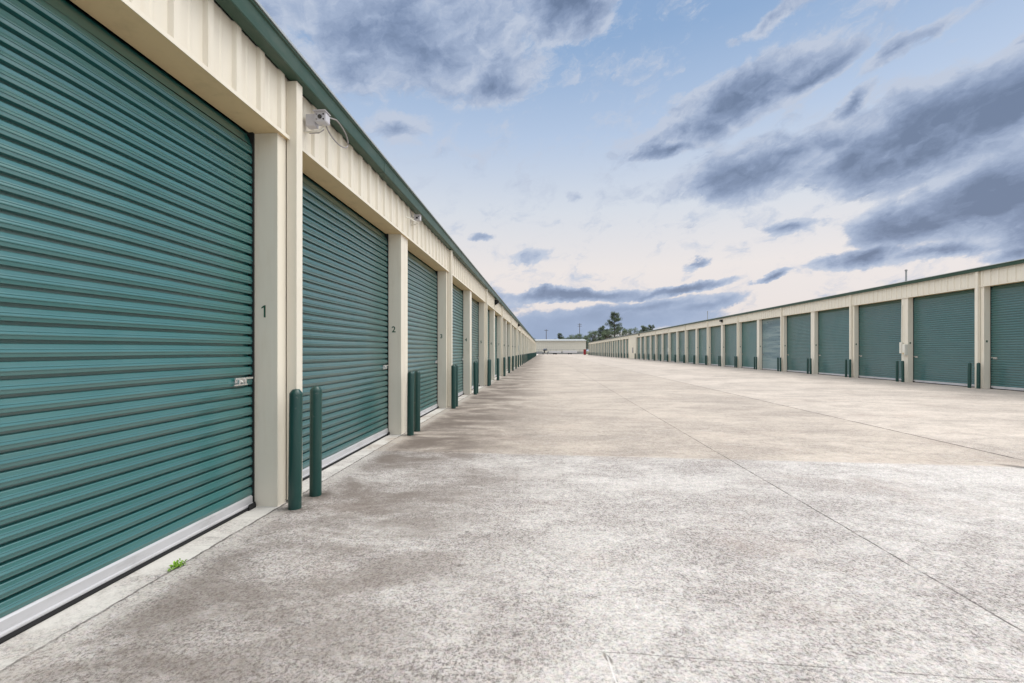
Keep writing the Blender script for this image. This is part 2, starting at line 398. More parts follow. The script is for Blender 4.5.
def storage_row(sgn, XF, y_first, n, door_h, eave0, eave1, blank, pale, label, depth=9.0, number_to=0, colpar=0, y_start=None, marks=False):
    """A row of units along Y. XF = |x| of the wall face; the row faces sgn*X. Gap k starts at y_first + k*PITCH; door k follows gap k."""
    root = empty('storage_building', (-sgn*XF, y_first, 0)); tag(root, label, 'storage building')
    def X(v): return sgn * v                 # local x, outward from the wall face
    end = n * PITCH + GAP
    wall, pan, sof = MB(), MB(), MB()
    hb = door_h
    # pillars (two folded jamb trims with a shadow gap between them)
    for k in range(n + 1):
        y = k * PITCH
        col = (k % 2 == colpar)
        if col:
            wall.box(X(-.30), X(0), y, y+.135, 0, hb+.03); wall.box(X(-.30), X(0), y+.245, y+GAP, 0, hb+.03)
            wall.box(X(-.30), X(-.02), y+.136, y+.244, 0, hb+.03)
        else:
            wall.box(X(-.30), X(0), y, y+.20, 0, hb+.03); wall.box(X(-.30), X(0), y+.206, y+GAP, 0, hb+.03)
    # blank bays are filled with ribbed siding
    def ribbed(mb, y0, y1, z0, z1):
        prof = [(y0, 0.006)]; yy = math.ceil((y0 + .02) / .305) * .305
        while yy + .06 < y1:
            for dy, v in ((-.045, .006), (-.028, .036), (.028, .036), (.045, .006), (.125, .006), (.135, .010), (.15, .010), (.16, .006)):
                if y0 < yy + dy < y1: prof.append((yy + dy, v))
            yy += .305
        prof.append((y1, .006))
        vs = [q for a, v in prof for q in ((X(v), a, z0), (X(v), a, z1))]
        mb.add(vs, [(2*i, 2*i+2, 2*i+3, 2*i+1) for i in range(len(prof)-1)])
    for k in blank:
        wall.box(X(-.30), X(-.004), k*PITCH + GAP + .001, (k+1)*PITCH - .001, 0, hb+.03)
        ribbed(pan, k*PITCH + .0, (k+1)*PITCH + .0, .02, hb + .02)
    # shell behind: end walls, back wall
    wall.box(X(-depth), X(-.301), -.02, .10, 0, eave0 + .06)
    wall.box(X(-depth), X(-.301), end - .10, end + .02, 0, eave0 + .06)
    wall.box(X(-depth), X(-depth + .12), .101, end - .101, 0, eave0 + .06)
    # flat trim under the header panels and end closures
    wall.box(X(-.012), X(.0365), -.02, -.0005, hb + .031, eave0 + .02); wall.box(X(-.30), X(.0365), end + .0005, end + .02, hb + .031, eave0 + .02)
    w = wall.build('wall', M['cream'], root)
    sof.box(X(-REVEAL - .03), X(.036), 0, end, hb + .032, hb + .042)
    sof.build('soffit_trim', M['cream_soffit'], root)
    lip = MB(); lip.box(X(.0372), X(.0412), 0, end, hb + .026, hb + .060); lip.build('drip_edge', M['cream'], root)
    ribbed(pan, 0, end, hb + .043, eave0 + .02)
    pan.build('header_panel', M['cream'], root, fix=False)
    inner = MB()                                # near-black sheets stand in for shade in the space behind the doors
    inner.box(X(-REVEAL - .5), X(-REVEAL - .47), .2, end - .2, 0, eave0); inner.box(X(-REVEAL - .469), X(-.31), .2, end - .2, hb + .36, hb + .38); inner.build('dark_backing', M['dark'], root)
    # gutter: box section with rolled lip, in 6.1 m lengths
    gu = MB(); gx0, gx1 = .042, .157
    y = -.05; L = 6.08
    while y < end + .05:
        y2 = min(y + L, end + .08)
        poly = [(X(gx0), eave0), (X(gx1 - .006), eave0), (X(gx1), eave0 + .01), (X(gx1), eave1 - .03), (X(gx1 + .014), eave1 - .022), (X(gx1 + .014), eave1), (X(gx0), eave1)]
        gu.prism(poly, 'y', y, y2 - .003); 
        gu.box(X(gx0 + .01), X(gx1 + .004), y2 - .03, y2 + .02, eave0 - .003, eave1 - .032)
        y = y2
    gu.build('gutter', M['green_trim'], root)
    rf = MB(); ridge = eave1 + .006 + depth * .045
    poly = [(X(gx1 + .026), eave1 + .001), (X(gx1 + .026), eave1 + .024), (X(-depth - .1), ridge + .03), (X(-depth - .1), ridge), ]
    rf.prism(poly, 'y', -.08, end + .1); rf.build('roof', M['roof'], root)
    # downspouts on every second pillar
    ds = MB(); ds.box(X(.006), X(.108), .137, .243, .02, eave0 - .004)
    ds.prism([(X(.108), .16), (X(.19), .05), (X(.19), .02), (X(.108), .05)], 'y', .15, .23) if False else None
    src = None
    for k in range(n + 1):
        if k % 2 == colpar:
            if src is None: src = ds.build('downspout', M['cream'], root, (0, k*PITCH, 0), bevel=.005)
            else: link_copy(src, root, (0, k*PITCH, 0))
    # doors
    d0 = make_door(sgn, door_h, M['door']); bb0 = make_bottom_bar(sgn); se0 = make_seal(sgn); gr0 = make_guide(sgn, door_h, -.006, .016); gr1 = make_guide(sgn, door_h, DW - .026, DW + .006); la0 = make_latch(sgn)
    protos = (bb0, se0, gr0, gr1, la0); used = False
    for k in range(n):
        if k in blank: continue
        loc = (X(-REVEAL), k*PITCH + GAP, 0)
        if not used:
            d = d0; d.parent = root; d.location = loc; used = True
            for o in protos: o.parent = d
        else:
            d = link_copy(d0, root, loc)
            for o in protos: link_copy(o, d, (0, 0, 0))
        if k in pale:
            d.data = d0.data.copy(); d.data.materials[0] = M['door_pale']
            d['label'] = 'pale weathered blue-grey roll-up door with rippled slats'
    # painted numbers on the jamb that faces down the row
    for k in range(1, n + 1):
        if (k - 1) in blank or k > number_to: continue
        if marks:
            if k < 2: continue
            mk = MB(); mk.box(X(-.13), X(-.07), k*PITCH - .004, k*PITCH - .0005, 1.78, 1.86); mk.build('unit_plate', M['number'], root)
        else:
            text_mesh(str(k), .145, M['number'], root, (X(-.130), k*PITCH - .002, 1.82), (R(90), 0, 0))
    return root

XL, XR = 2.475, 16.89
Y1 = 4.024                                   # near edge of the pillar numbered 1 (left row)
NL = 37
YL0 = Y1 - PITCH                             # gap 0 of the left row
left = storage_row(+1, XL, YL0, NL, 3.45, 4.05, 4.24, set(), set(),
    'long cream storage row on the left, green roll-up doors seen close up, dark green gutter', number_to=12, colpar=1)
YR0 = 11.49 - .19
NR = 44
right = storage_row(-1, XR, YR0, NR, 3.90, 4.54, 4.66, {20, 21}, {6},
    'long cream storage row across the yard on the right, with a blank bay partway', number_to=19, colpar=0, marks=True)

# ------------------------------------------------------------------ bollards
def bollard_mesh(h):
    mb = MB(); r = .057
    mb.lathe([(r, 0), (r, .3), (r, h-.045), (r*.96, h-.036), (r*.62, h-.010), (r*.52, h-.004), (.0005, h)], 28)
    return mb.build('bollard', M['bollard'])
ORD = 'zeroth first second third fourth fifth sixth seventh eighth ninth tenth eleventh twelfth thirteenth fourteenth fifteenth sixteenth'.split()
bl, br = bollard_mesh(1.10), bollard_mesh(1.0)
first = True
for k in range(1, NL + 1):
    for j, dy in enumerate((-.026, .35)):
        if first: o = bl; first = False
        else: o = bl.copy(); C.objects.link(o)
        o.location = (-2.29 + random.uniform(-.008, .008), Y1 + (k-1)*PITCH + dy + random.uniform(-.02, .02)*(k > 1), 0)
        o.rotation_euler = (R(random.uniform(-.6, .6)), R(random.uniform(-.6, .6)), random.uniform(0, 6))
        w = ('nearer', 'farther')[j]
        if k == 1: lb = 'dark green steel bollard, %s of the two at the pillar painted 1' % w
        elif k <= 5: lb = 'dark green bollard, %s of the two at the left row pillar painted %d' % (w, k)
        elif k <= 12: lb = 'slim green bollard, %s of the pair at the left row\'s %s pillar' % (w, ORD[k])
        else: lb = 'tiny dark green bollard past the twelfth pillar at the left row\'s far end'
        tag(o, lb, 'bollard', 'bollards along the left row' if k <= 12 else 'bollards at the far end of the left row')
first = True
for k in range(2, NR + 1):
    if k == 21: continue
    for j, dy in enumerate((.03, .38)):
        if first: o = br; first = False
        else: o = br.copy(); C.objects.link(o)
        o.location = (16.70 + random.uniform(-.01, .01), YR0 + k*PITCH + dy + random.uniform(-.02, .02), 0)
        o.rotation_euler = (R(random.uniform(-.6, .6)), R(random.uniform(-.6, .6)), random.uniform(0, 6))
        w = ('nearer', 'farther')[j]; q = k - 1
        if q == 1: lb = 'dark green bollard, %s of the two before the right row\'s closest pillar' % w
        elif q <= 14: lb = 'dark green bollard, %s of the two at the right row\'s %s pillar in view' % (w, ORD[q])
        elif k <= 20: lb = 'small green bollard on the right row between its fourteenth pillar and the blank bay'
        else: lb = 'tiny dark green bollard on the right row beyond its blank bay'
        tag(o, lb, 'bollard', 'bollards along the right row' if q <= 14 else ('bollards before the blank bay' if k <= 20 else 'bollards beyond the blank bay'))

# ------------------------------------------------------------------ cameras and fittings on the left row
def security_camera(loc, label, big=True):
    """loc = centre of the camera head; wall is towards -X; looks towards -Y"""
    r = empty('security_camera', loc); tag(r, label, 'security camera', 'cameras under the left gutter')
    hb = MB()
    hb.prism([(-.062,-.056),(.062,-.056),(.07,-.04),(.07,.045),(.055,.062),(-.055,.062),(-.07,.045),(-.07,-.04)], 'y', 0, .11)
    head = hb.build('housing', M['camera_shell'], r, bevel=.004)
    v = MB(); v.box(-.078, .078, -.03, .115, .0625, .0685); v.build('sun_shield', M['camera_shell'], r)
    f = MB(); f.tube([(0, -.0005, 0), (0, -.012, 0)], .024, 16); f.build('lens', M['lens'], head)
    for i, (a, b) in enumerate(((-.042, .03), (.042, .03), (-.042, -.028), (.042, -.028))):
        e = MB(); e.tube([(a, -.0005, b), (a, -.006, b)], .0095, 10); e.build('infrared_lamp', M['lens'] if i % 2 else M['cable'], head)
    wx = -.205 if big else -.15
    a = MB(); a.tube([(0, .09, -.056), (0, .09, -.085), (-.05, .08, -.13), (wx + .03, .075, -.14), (wx - .03, .075, -.14)], .013, 10)
    a.build('bracket', M['white_paint'], r)
    r.scale = (.86, .86, .86) if big else (.8, .8, .8)
    if big:
        j = MB(); j.box(wx + .012, wx + .125, .03, .13, -.085, .055); j.build('junction_box', M['camera_shell'], r, bevel=.006)
        pts = []
        for i in range(25):
            t = i / 24; an = R(100 - 295*t)
            pts.append((.005 - .02*t, .46 + .31*math.cos(an) , .035 + .135*math.sin(an)))
        pts = [(0, .11, .03), (0, .24, .11)] + pts + [(-.01, .10, -.11), (-.06, .09, -.145), (-.17, .08, -.15)]
        k = MB(); k.tube(pts, .0085, 8); k.build('cable', M['cable'], r)
    else:
        k = MB(); k.tube([(-.02, .11, .0), (-.06, .16, .0), (-.09, .10, .03), (-.10, -.08, .0), (-.11, -.12, .10), (-.11, -.1, .2)], .008, 8); k.build('cable', M['cable'], r)
        k = MB(); k.tube([(0, .06, -.085), (-.02, -.1, -.115), (-.06, -.42, -.12), (-.12, -.46, -.12)], .015, 8); k.build('arm', M['white_paint'], r)
    return r
security_camera((-2.27, 4.42, 3.83), 'grey security camera with a looped cable beside the pillar painted 1')
security_camera((-2.335, 8.15, 3.905), 'smaller pale security camera on a bracket above the pillar painted 2', False)

def wall_light(x, y, z, sgn, label, group):
    r = empty('wall_light', (x, y, z)); tag(r, label, 'wall light', group)
    b = MB(); b.prism([(0, -.11), (sgn*.07, -.11), (sgn*.19, -.04), (sgn*.19, .09), (sgn*.12, .13), (0, .13)], 'y', -.17, .17); b.build('housing', M['dark'], r, bevel=.008)
    d = MB(); d.prism([(sgn*.075, -.117), (sgn*.192, -.047), (sgn*.185, -.038), (sgn*.068, -.108)], 'y', -.13, .13); d.build('diffuser', M['camera_shell'], r)
wall_light(-2.44, 22.3, 3.86, 1, 'dark wall light under the left gutter, the closer one', 'wall lights on the left row')
wall_light(-2.44, 42.2, 3.86, 1, 'dark wall light under the left gutter, the distant one', 'wall lights on the left row')
wall_light(16.85, 44.0, 4.28, -1, 'dark wall light under the right eave, ahead of the blank bay', 'wall lights on the right row')
wall_light(16.85, 81.2, 4.28, -1, 'tiny dark wall light under the right eave near the blank bay', 'wall lights on the right row')

def utility_box(x, y, z, sgn, label, two=True, mat='white_paint'):
    r = empty('utility_box', (x, y, z)); tag(r, label, 'utility box')
    b = MB(); b.box(0, sgn*.12, 0, .17, 0, .52); b.build('cabinet', M[mat], r, bevel=.01)
    l = MB(); l.box(sgn*.121, sgn*.132, .012, .158, .03, .49); l.build('lid', M[mat], r, bevel=.003)
    if two:
        b = MB(); b.box(0, sgn*.10, .24, .37, .10, .62); b.build('cabinet', M[mat], r, bevel=.01)
        c = MB(); c.tube([(sgn*.05, .305, .62), (sgn*.05, .305, .75), (sgn*.03, .305, 2.4)], .016, 8); c.build('conduit', M[mat], r)
        k = MB(); k.box(sgn*.1335, sgn*.150, .05, .12, .06, .13); k.build('label_plate', M['cream_soffit'], r)
utility_box(16.885, YR0 + 3*PITCH + .005, 1.24, -1, 'cream utility boxes mounted on a right row pillar above the bollards')
utility_box(-2.470, 42.6, 1.50, 1, 'small white box on a far left row pillar, the closer of two', False)
utility_box(-2.470, 64.5, 1.45, 1, 'small white box on a far left row pillar, the more distant of two', False)
utility_box(16.885, YR0 + 14*PITCH + .1, 1.35, -1, 'small white box on a right row pillar short of the blank bay', False)

def roof_mast(x, y, z0, z1, label):
    r = empty('roof_mast', (x, y, z0)); tag(r, label, 'mast', 'masts on the right roof')
    m = MB(); m.tube([(0, 0, 0), (0, 0, z1 - z0)], .035, 10); m.build('pole', M['grey_metal'], r)
    m = MB(); m.tube([(0, 0, z1 - z0 + .001), (0, 0, z1 - z0 + .06)], [.06, .045], 10); m.build('cap', M['grey_metal'], r)
    m = MB(); m.lathe([(.12, 0), (.12, .03), (.05, .09)], 12); m.build('flashing', M['grey_metal'], r)
roof_mast(17.0, YR0 + 3*PITCH + .25, 4.66, 5.22, 'thin grey mast on the right roof above the cream utility boxes')
roof_mast(17.0, 48.2, 4.66, 5.55, 'thin grey mast farther along the right roof')

# sign plate on the blank bay
r = empty('notice_board', (16.84, YR0 + 20*PITCH + 2.7, 1.1)); tag(r, 'small dark notice board on the blank bay of the right row', 'notice board')
m = MB(); m.box(-.03, 0, 0, .9, 0, 1.0); m.build('board', M['grey_metal'], r)
m = MB(); m.box(-.045, -.031, .08, .82, .08, .92); m.build('face', M['cable'], r)

# ------------------------------------------------------------------ weed in the joint
def leaf_mat(name, col, var=.35):
    m, t, b = new_mat(name)
    g_ = t.node('ShaderNodeNewGeometry')
    k = t.m('MULTIPLY_ADD', g_.outputs['Random Per Island'], 2*var, 1 - var)
    c = t.vm('SCALE', col); t.put(t.nt.nodes[-1].inputs['Scale'], k)
    t.put(b.inputs['Base Color'], c); b.inputs['Roughness'].default_value = .6; b.inputs['Specular IOR Level'].default_value = .25
    return m
M['weed'] = leaf_mat('weed_leaf', (.22, .40, .04))
M['pine'] = leaf_mat('pine_needles', (.080, .110, .068), .5)
M['broad'] = leaf_mat('broad_leaves', (.090, .125, .068), .5)
M['bark'] = paint('bark', (.09, .07, .055), .9, .2, .2)
M['yellow_leaf'] = leaf_mat('yellow_leaf', (.42, .42, .08))
wd = empty('weed', (-2.455, 2.85, 0)); wd.scale = (.8, .8, .8); tag(wd, 'small bright green weed sprouting from the joint below the first door', 'weed')
mb = MB(); rnd = random.Random(3)
for i in range(56):
    a = rnd.uniform(0, 2*PI); L = rnd.uniform(.022, .05); w = L*.42; el = R(rnd.uniform(5, 60))
    c = Vector((rnd.uniform(-.03, .04), rnd.gauss(0, .024), rnd.uniform(.003, .026)))
    d = Vector((math.cos(a)*math.cos(el), math.sin(a)*math.cos(el), math.sin(el))); s_ = Vector((-math.sin(a), math.cos(a), 0))
    mid = c + d*L*.5 + Vector((0, 0, .006)); tip = c + d*L; tip.z = max(tip.z - .008, .003)
    mb.add([c, mid + s_*w*.5, tip, mid - s_*w*.5], [(0, 1, 2, 3)])
mb.build('leaves', M['weed'], wd, fix=False)
mb = MB()
for i in range(9):
    a = rnd.uniform(0, 2*PI); y = rnd.gauss(0, .03)
    mb.tube([(0, y, 0), (.012*math.cos(a), y + .02*math.sin(a), .02), (.03*math.cos(a), y + .05*math.sin(a), .03)], [.002, .0015, .0008], 5)
mb.build('stem', M['weed'], wd)

# ------------------------------------------------------------------ far end of the yard
fb = empty('white_warehouse', (6, 207, 0)); tag(fb, 'long low cream metal building closing the far end of the yard', 'warehouse')
Wx0, Wx1, hh = -38, 12.9, 6.0
m = MB()
prof = []
yy = Wx0
while yy < Wx1: prof += [(yy, 0), (yy+.35, 0), (yy+.40, -.05), (yy+.55, -.05), (yy+.6, 0)]; yy += .9
vs = [q for a, v in prof for q in ((a, v - .02, 0), (a, v - .02, hh))]
m.add(vs, [(2*i, 2*i+2, 2*i+3, 2*i+1) for i in range(len(prof)-1)])
m.box(Wx0, Wx1, .0, 22, 0, hh); m.build('wall', M['far_wall'], fb, fix=False)
m = MB(); m.prism([(-.5, hh + .02), (-.5, hh+.28), (11, hh + 1.1), (22.5, hh+.28), (22.5, hh+.02)], 'x', Wx0-.4, Wx1+.4); m.build('roof', M['roof'], fb)
m = MB(); m.box(Wx0-.3, Wx1+.3, -.62, -.505, hh - .02, hh+.27); m.build('gutter', M['roof'], fb)
m = MB(); m.box(Wx1 - .02, Wx1+.12, -.15, -.06, .1, hh - .05); m.build('corner_trim', M['white_paint'], fb)

# chain-link style yard fence in front of it
fn = empty('yard_fence', (0, 200, 0)); tag(fn, 'low grey metal fence in front of the cream warehouse at the far end', 'fence')
m = MB(); m.box(-18, 18.4, -.02, .02, .15, 1.15); m.build('panel', M['grey_metal'], fn)
for zz in (2.1, 1.35):
    m = MB(); m.tube([(-18, 0, zz), (18.4, 0, zz)], .05, 6); m.build('rail', M['grey_metal'], fn)
for i in range(15):
    m = MB(); m.tube([(-18 + 2.6*i, -.08, 0), (-18 + 2.6*i, -.08, 2.3)], .06, 6); m.build('post', M['grey_metal'], fn)

def parked_car(x, y, rz, label, paint_):
    r = empty('parked_car', (x, y, 0), rz); tag(r, label, 'car')
    b = MB()
    side = [(-2.3,.35),(2.3,.35),(2.38,.6),(2.3,.95),(1.35,1.08),(.75,1.72),(-1.6,1.76),(-2.15,1.15),(-2.36,.9)]
    b.prism(side, 'y', -.88, .88); b.build('body', paint_, r, bevel=.06)
    g2 = MB()
    for s in (-1, 1): g2.prism([(1.15,1.1),(.68,1.62),(-1.5,1.66),(-1.95,1.15)], 'y', s*.882, s*.892)
    g2.build('window', M['lens'], r)
    for wx in (-1.45, 1.45):
        for s in (-1, 1):
            w_ = MB(); w_.tube([(wx, s*.70, .36), (wx, s*.92, .36)], .36, 18, smooth=False); wo = w_.build('wheel', M['rubber'], r)
            w_ = MB(); w_.tube([(wx, s*.921, .36), (wx, s*.928, .36)], .2, 12, smooth=False); w_.build('rim', M['galv'], wo)
    for s in (-.65, .65):
        l_ = MB(); l_.box(-2.40, -2.36, s-.12, s+.12, .75, .95); l_.build('tail_light', M['red'], r)
def utility_trailer(x, y, rz, L, hgt, label):
    r = empty('trailer', (x, y, 0), rz); tag(r, label, 'trailer', 'trailers parked at the far end')
    b = MB(); b.box(-L/2, L/2, -1.0, 1.0, .62, .62 + hgt); b.build('body', M['trailer_paint'], r, bevel=.05)
    b = MB(); b.box(-L/2 + .1, L/2 + .9, -.06, .06, .50, .615); b.build('tongue', M['dark'], r)
    for wx in (-.45, .45):
        for s in (-1, 1):
            w_ = MB(); w_.tube([(wx, s*.78, .34), (wx, s*1.02, .34)], .34, 16, smooth=False); w_.build('wheel', M['rubber'], r)
def boat(x, y, rz, label):
    r = empty('covered_boat', (x, y, 0), rz); tag(r, label, 'boat')
    b = MB(); 
    secs = [(-2.4, .95, .75, 1.5), (0, 1.0, .7, 1.55), (1.6, .75, .8, 1.65), (2.7, .05, 1.25, 1.8)]
    vs = []
    for a, w, z0, z1 in secs: vs += [(a, -w*.35, z0), (a, w*.35, z0), (a, w, z1), (a, -w, z1)]
    fs = [(0,1,2,3)] + [(4*i+k, 4*i+(k+1)%4, 4*i+4+(k+1)%4, 4*i+4+k) for i in range(3) for k in range(4)] + [(12,13,14,15)]
    b.add(vs, fs); b.build('hull', M['white_paint'], r)
    b = MB(); b.prism([(-2.38, 1.56), (-2.2, 2.0), (-.4, 2.45), (1.0, 2.1), (2.3, 1.72)], 'y', -.7, .7); b.build('cover', M['car_paint'], r, bevel=.15)
    b = MB(); b.prism([(-2.95, .7), (-2.45, .8), (-2.45, 1.9), (-2.75, 2.0), (-2.95, 1.7)], 'y', -.2, .2); b.build('outboard_motor', M['dark'], r, bevel=.04)
    for s in (-.45, .45):
        b = MB(); b.box(-2.2, 3.2, s-.05, s+.05, .5, .6); b.build('trailer_rail', M['grey_metal'], r)
    for s in (-1, 1):
        w_ = MB(); w_.tube([(-.8, s*.8, .33), (-.8, s*1.0, .33)], .33, 16, smooth=False); w_.build('wheel', M['rubber'], r)
boat(.6, 190, R(80), 'boat under a dark cover on its trailer at the far end')
parked_car(-4.5, 193, R(90), 'dark car parked by the far fence beside the left row', M['car_paint'])
utility_trailer(4.6, 192, R(4), 5.0, .8, 'low pale grey trailer parked beside the covered boat')
utility_trailer(11.0, 193, R(-3), 6.0, 1.0, 'longer pale trailer parked near the red cabinet at the far end')

rc = empty('red_cabinet', (15.6, 174, 0)); tag(rc, 'tall narrow red cabinet at the far end of the right row', 'cabinet')
m = MB(); m.box(-.45, .45, 0, .7, .08, 2.1); m.build('body', M['red'], rc, bevel=.02)
m = MB(); m.box(-.40, .40, -.03, -.001, .2, 2.0); dd = m.build('door', M['red'], rc)
m = MB(); m.box(.28, .32, -.06, -.031, .9, 1.3); m.build('handle', M['chrome'], dd)
m = MB(); m.box(-.4, .4, .05, .65, 0, .079); m.build('base', M['dark'], rc)

def utility_pole(x, y, h, label, arms=1):
    r = empty('utility_pole', (x, y, 0)); tag(r, label, 'utility pole', 'poles beyond the warehouse')
    m = MB(); m.tube([(0,0,-.1),(0,0,h)], [.22, .15], 8); m.build('pole', M['wood_pole'], r)
    for i in range(arms):
        m = MB(); m.box(-1.2, 1.2, -.25, -.16, h - .7 - 1.1*i, h - .52 - 1.1*i); a = m.build('crossarm', M['wood_pole'], r)
        for q in (-1.0, -.4, .4, 1.0):
            n_ = MB(); n_.tube([(q, -.2, h - .515 - 1.1*i), (q, -.2, h - .3 - 1.1*i)], .06, 6); n_.build('insulator', M['grey_metal'], a)
utility_pole(1.3, 262, 14.0, 'wooden utility pole above the left half of the warehouse roof', 1)
utility_pole(21.0, 268, 17.8, 'taller wooden utility pole next to the trees on the right', 2)

# ------------------------------------------------------------------ trees
def tree(x, y, h, kind, label, seed, spread=1.0):
    rn = random.Random(seed)
    r = empty('pine_tree' if kind == 'pine' else 'leafy_tree', (x, y, 0)); tag(r, label, 'tree', 'trees beyond the yard')
    tk = MB(); lean = rn.uniform(-.03, .03)*h
    tk.tube([(0,0,-.2), (lean*.3, 0, h*.4), (lean*.8, 0, h*.8), (lean, 0, h*.97)], [h*.020, h*.015, h*.008, h*.002], 8)
    cr = MB(); clumps = []
    if kind == 'pine':
        n = 40
        for i in range(n):
            f = .34 + .64*i/n; z = h*f
            L = spread*h*(.21*(1 - f)**.7 + .035)*rn.uniform(.5, 1.35); a = rn.uniform(0, 2*PI)
            p0 = Vector((lean*f, 0, z)); p1 = p0 + Vector((math.cos(a)*L, math.sin(a)*L, L*rn.uniform(.05, .4)))
            tk.tube([p0, p0.lerp(p1, .5) + Vector((0,0,-.05*L)), p1], [h*.006, h*.004, h*.0015], 5)
            for q in (.55, .8, 1.0):
                if rn.random() < .85: clumps.append((p0.lerp(p1, q), rn.uniform(.035, .065)*h))
        clumps.append((Vector((lean, 0, h*.97)), .035*h))
    else:
        n = 55
        for i in range(n):
            a = rn.uniform(0, 2*PI); f = rn.uniform(.28, .95)
            rad = spread*h*.30*math.sqrt(max(0, 1 - ((f - .55)/.46)**2))*rn.uniform(.35, 1.1)
            p1 = Vector((math.cos(a)*rad, math.sin(a)*rad, f*h)); p0 = Vector((0, 0, h*(.2 + .5*f*rn.random())))
            tk.tube([p0, p0.lerp(p1, .6), p1], [h*.008, h*.005, h*.002], 5)
            clumps.append((p1, rn.uniform(.06, .11)*h))
    for c, rad in clumps:
        for i in range(70 if kind == 'pine' else 80):
            d = Vector((rn.gauss(0, 1), rn.gauss(0, 1), rn.gauss(0, .7))); d = d.normalized()*rad*rn.random()**.45
            p = c + d; s = rn.uniform(.10, .24)*(h/16)
            u = Vector((rn.gauss(0, 1), rn.gauss(0, 1), rn.gauss(0, 1))).normalized(); w = u.orthogonal().normalized()
            if kind == 'pine': cr.add([p - u*s*1.5, p + w*s*.4, p + u*s*1.5, p - w*s*.4], [(0,1,2,3)])
            else: cr.add([p - u*s, p + w*s*.7, p + u*s, p - w*s*.7], [(0,1,2,3)])
    tk.build('trunk', M['bark'], r); cr.build('crown', M['pine' if kind == 'pine' else 'broad'], r, fix=False)
def at(px, depth):
    xc = (px - 512)/F*depth
    return xc*CS - depth*SN, xc*SN + depth*CS
def T(px, depth, top, kind, label, seed, spread=1.0):
    x, y = at(px, depth); tree(x, y, H + (351 - top)/F*depth, kind, label, seed, spread)
T(615, 235, 312, 'pine', 'tallest ragged pine rising above the right row', 1, 1.3)
T(602, 240, 326, 'pine', 'mid-height pine just left of the tallest pine', 2, 1.3)
T(607, 225, 330, 'leafy', 'bushy green tree at the foot of the tallest pine', 3)
T(593, 245, 330, 'leafy', 'rounded tree left of the tall pines, above the end of the right row', 4)
T(586, 240, 335, 'leafy', 'dark bushy tree beside the tall utility pole', 5)
T(585.2, 222, 338.5, 'leafy', 'low dark green tree in the gap behind the red cabinet', 15)
T(573, 270, 334, 'leafy', 'small rounded tree just left of the tall utility pole', 6)
T(569, 268, 337, 'leafy', 'low bush-like tree behind the warehouse roof', 7)
T(560, 268, 333.5, 'pine', 'small upright conifer behind the warehouse roof', 8, 1.4)
T(627, 250, 328, 'leafy', 'leafy tree peeking over the right roof beside the tallest pine', 9)
T(634, 250, 327.5, 'leafy', 'broad treetop above the blank bay of the right row', 10)
T(643, 250, 326, 'pine', 'spiky treetop over the right roof past the blank bay', 11, 1.5)
T(650, 255, 325, 'pine', 'outermost conifer top showing over the right roof', 12, 1.5)
T(579, 262, 333.5, 'leafy', 'rounded grey-green tree right of the tall utility pole', 21, 1.2)
T(598, 262, 329, 'leafy', 'full leafy tree between the two tall pines and the utility pole', 22, 1.2)
T(622, 262, 327, 'leafy', 'wide hazy tree right behind the tallest pine', 23, 1.3)
T(565, 285, 336, 'leafy', 'hazy low tree far behind the warehouse roof', 24, 1.4)
T(533, 275, 338, 'leafy', 'low dark treetop where the left row meets the warehouse', 13)
T(541, 285, 339, 'leafy', 'low dark treetop behind the left end of the warehouse', 14)

# ------------------------------------------------------------------ world: sky with clouds
EXPO = 0.5
SUN_EL, SUN_AZ = R(62), R(72)       # azimuth from +Y towards +X
world = bpy.data.worlds.new('World'); scene.world = world; world.use_nodes = True
t = NT(world.node_tree); bg = world.node_tree.nodes['Background']
sky = t.node('ShaderNodeTexSky', sky_type='NISHITA'); sky.sun_disc = False
sky.sun_elevation = SUN_EL; sky.sun_rotation = SUN_AZ
STR = .10
g_ = t.node('ShaderNodeTexCoord').outputs['Generated']
nv = t.vm('NORMALIZE', g_); sp = t.node('ShaderNodeSeparateXYZ'); t.put(sp.inputs[0], nv)
az = t.m('ARCTAN2', sp.outputs[0], sp.outputs[1]); el = t.m('ARCSINE', sp.outputs[2])
av = t.comb(az, el, 0)
def S(r, g, b, k=1.0): return tuple(c*k/STR/2**EXPO for c in lin(r, g, b))
# clear sky between the clouds: blue above, pale, then warm cream towards the horizon
er = t.m('DIVIDE', el, R(90), clamp=True)
base = t.ramp(er, [(0, S(206, 210, 224)), (.05, S(238, 226, 222)), (.11, S(243, 233, 227)), (.19, S(222, 226, 232)), (.28, S(186, 204, 229)), (.38, S(144, 174, 211)), (.50, S(126, 158, 200)), (.75, S(200, 212, 228))])
base = t.mix(.12, base, t.vm('MULTIPLY', sky.outputs[0], (1.0, 1.0, 1.0)))
# cooler towards the left
# cloud field
mpw = t.node('ShaderNodeMapping', vector_type='TEXTURE'); t.put(mpw.inputs['Vector'], av)
mpw.inputs['Rotation'].default_value = (0, 0, R(13)); mpw.inputs['Scale'].default_value = (1.0, .60, 1)
wv = mpw.outputs[0]
wn = t.noise(wv, 3.2, 7, .62, col=True)
wv2 = t.vm('MULTIPLY', t.vm('SUBTRACT', wn, (.5, .5, .5)), (.26, .13, 0))
aw = t.vm('ADD', av, wv2)
ww = t.vm('ADD', wv, t.vm('MULTIPLY', t.vm('SUBTRACT', t.noise(wv, 9, 5, .6, col=True), (.5, .5, .5)), (.12, .12, 0)))
fine = t.noise(ww, 13, 12, .68); mid = t.noise(ww, 5.0, 9, .60)
up = t.vm('ADD', ww, (.010, .030, 0))
fine_up = t.noise(up, 13, 6, .62); mid_up = t.noise(up, 5.0, 6, .60)
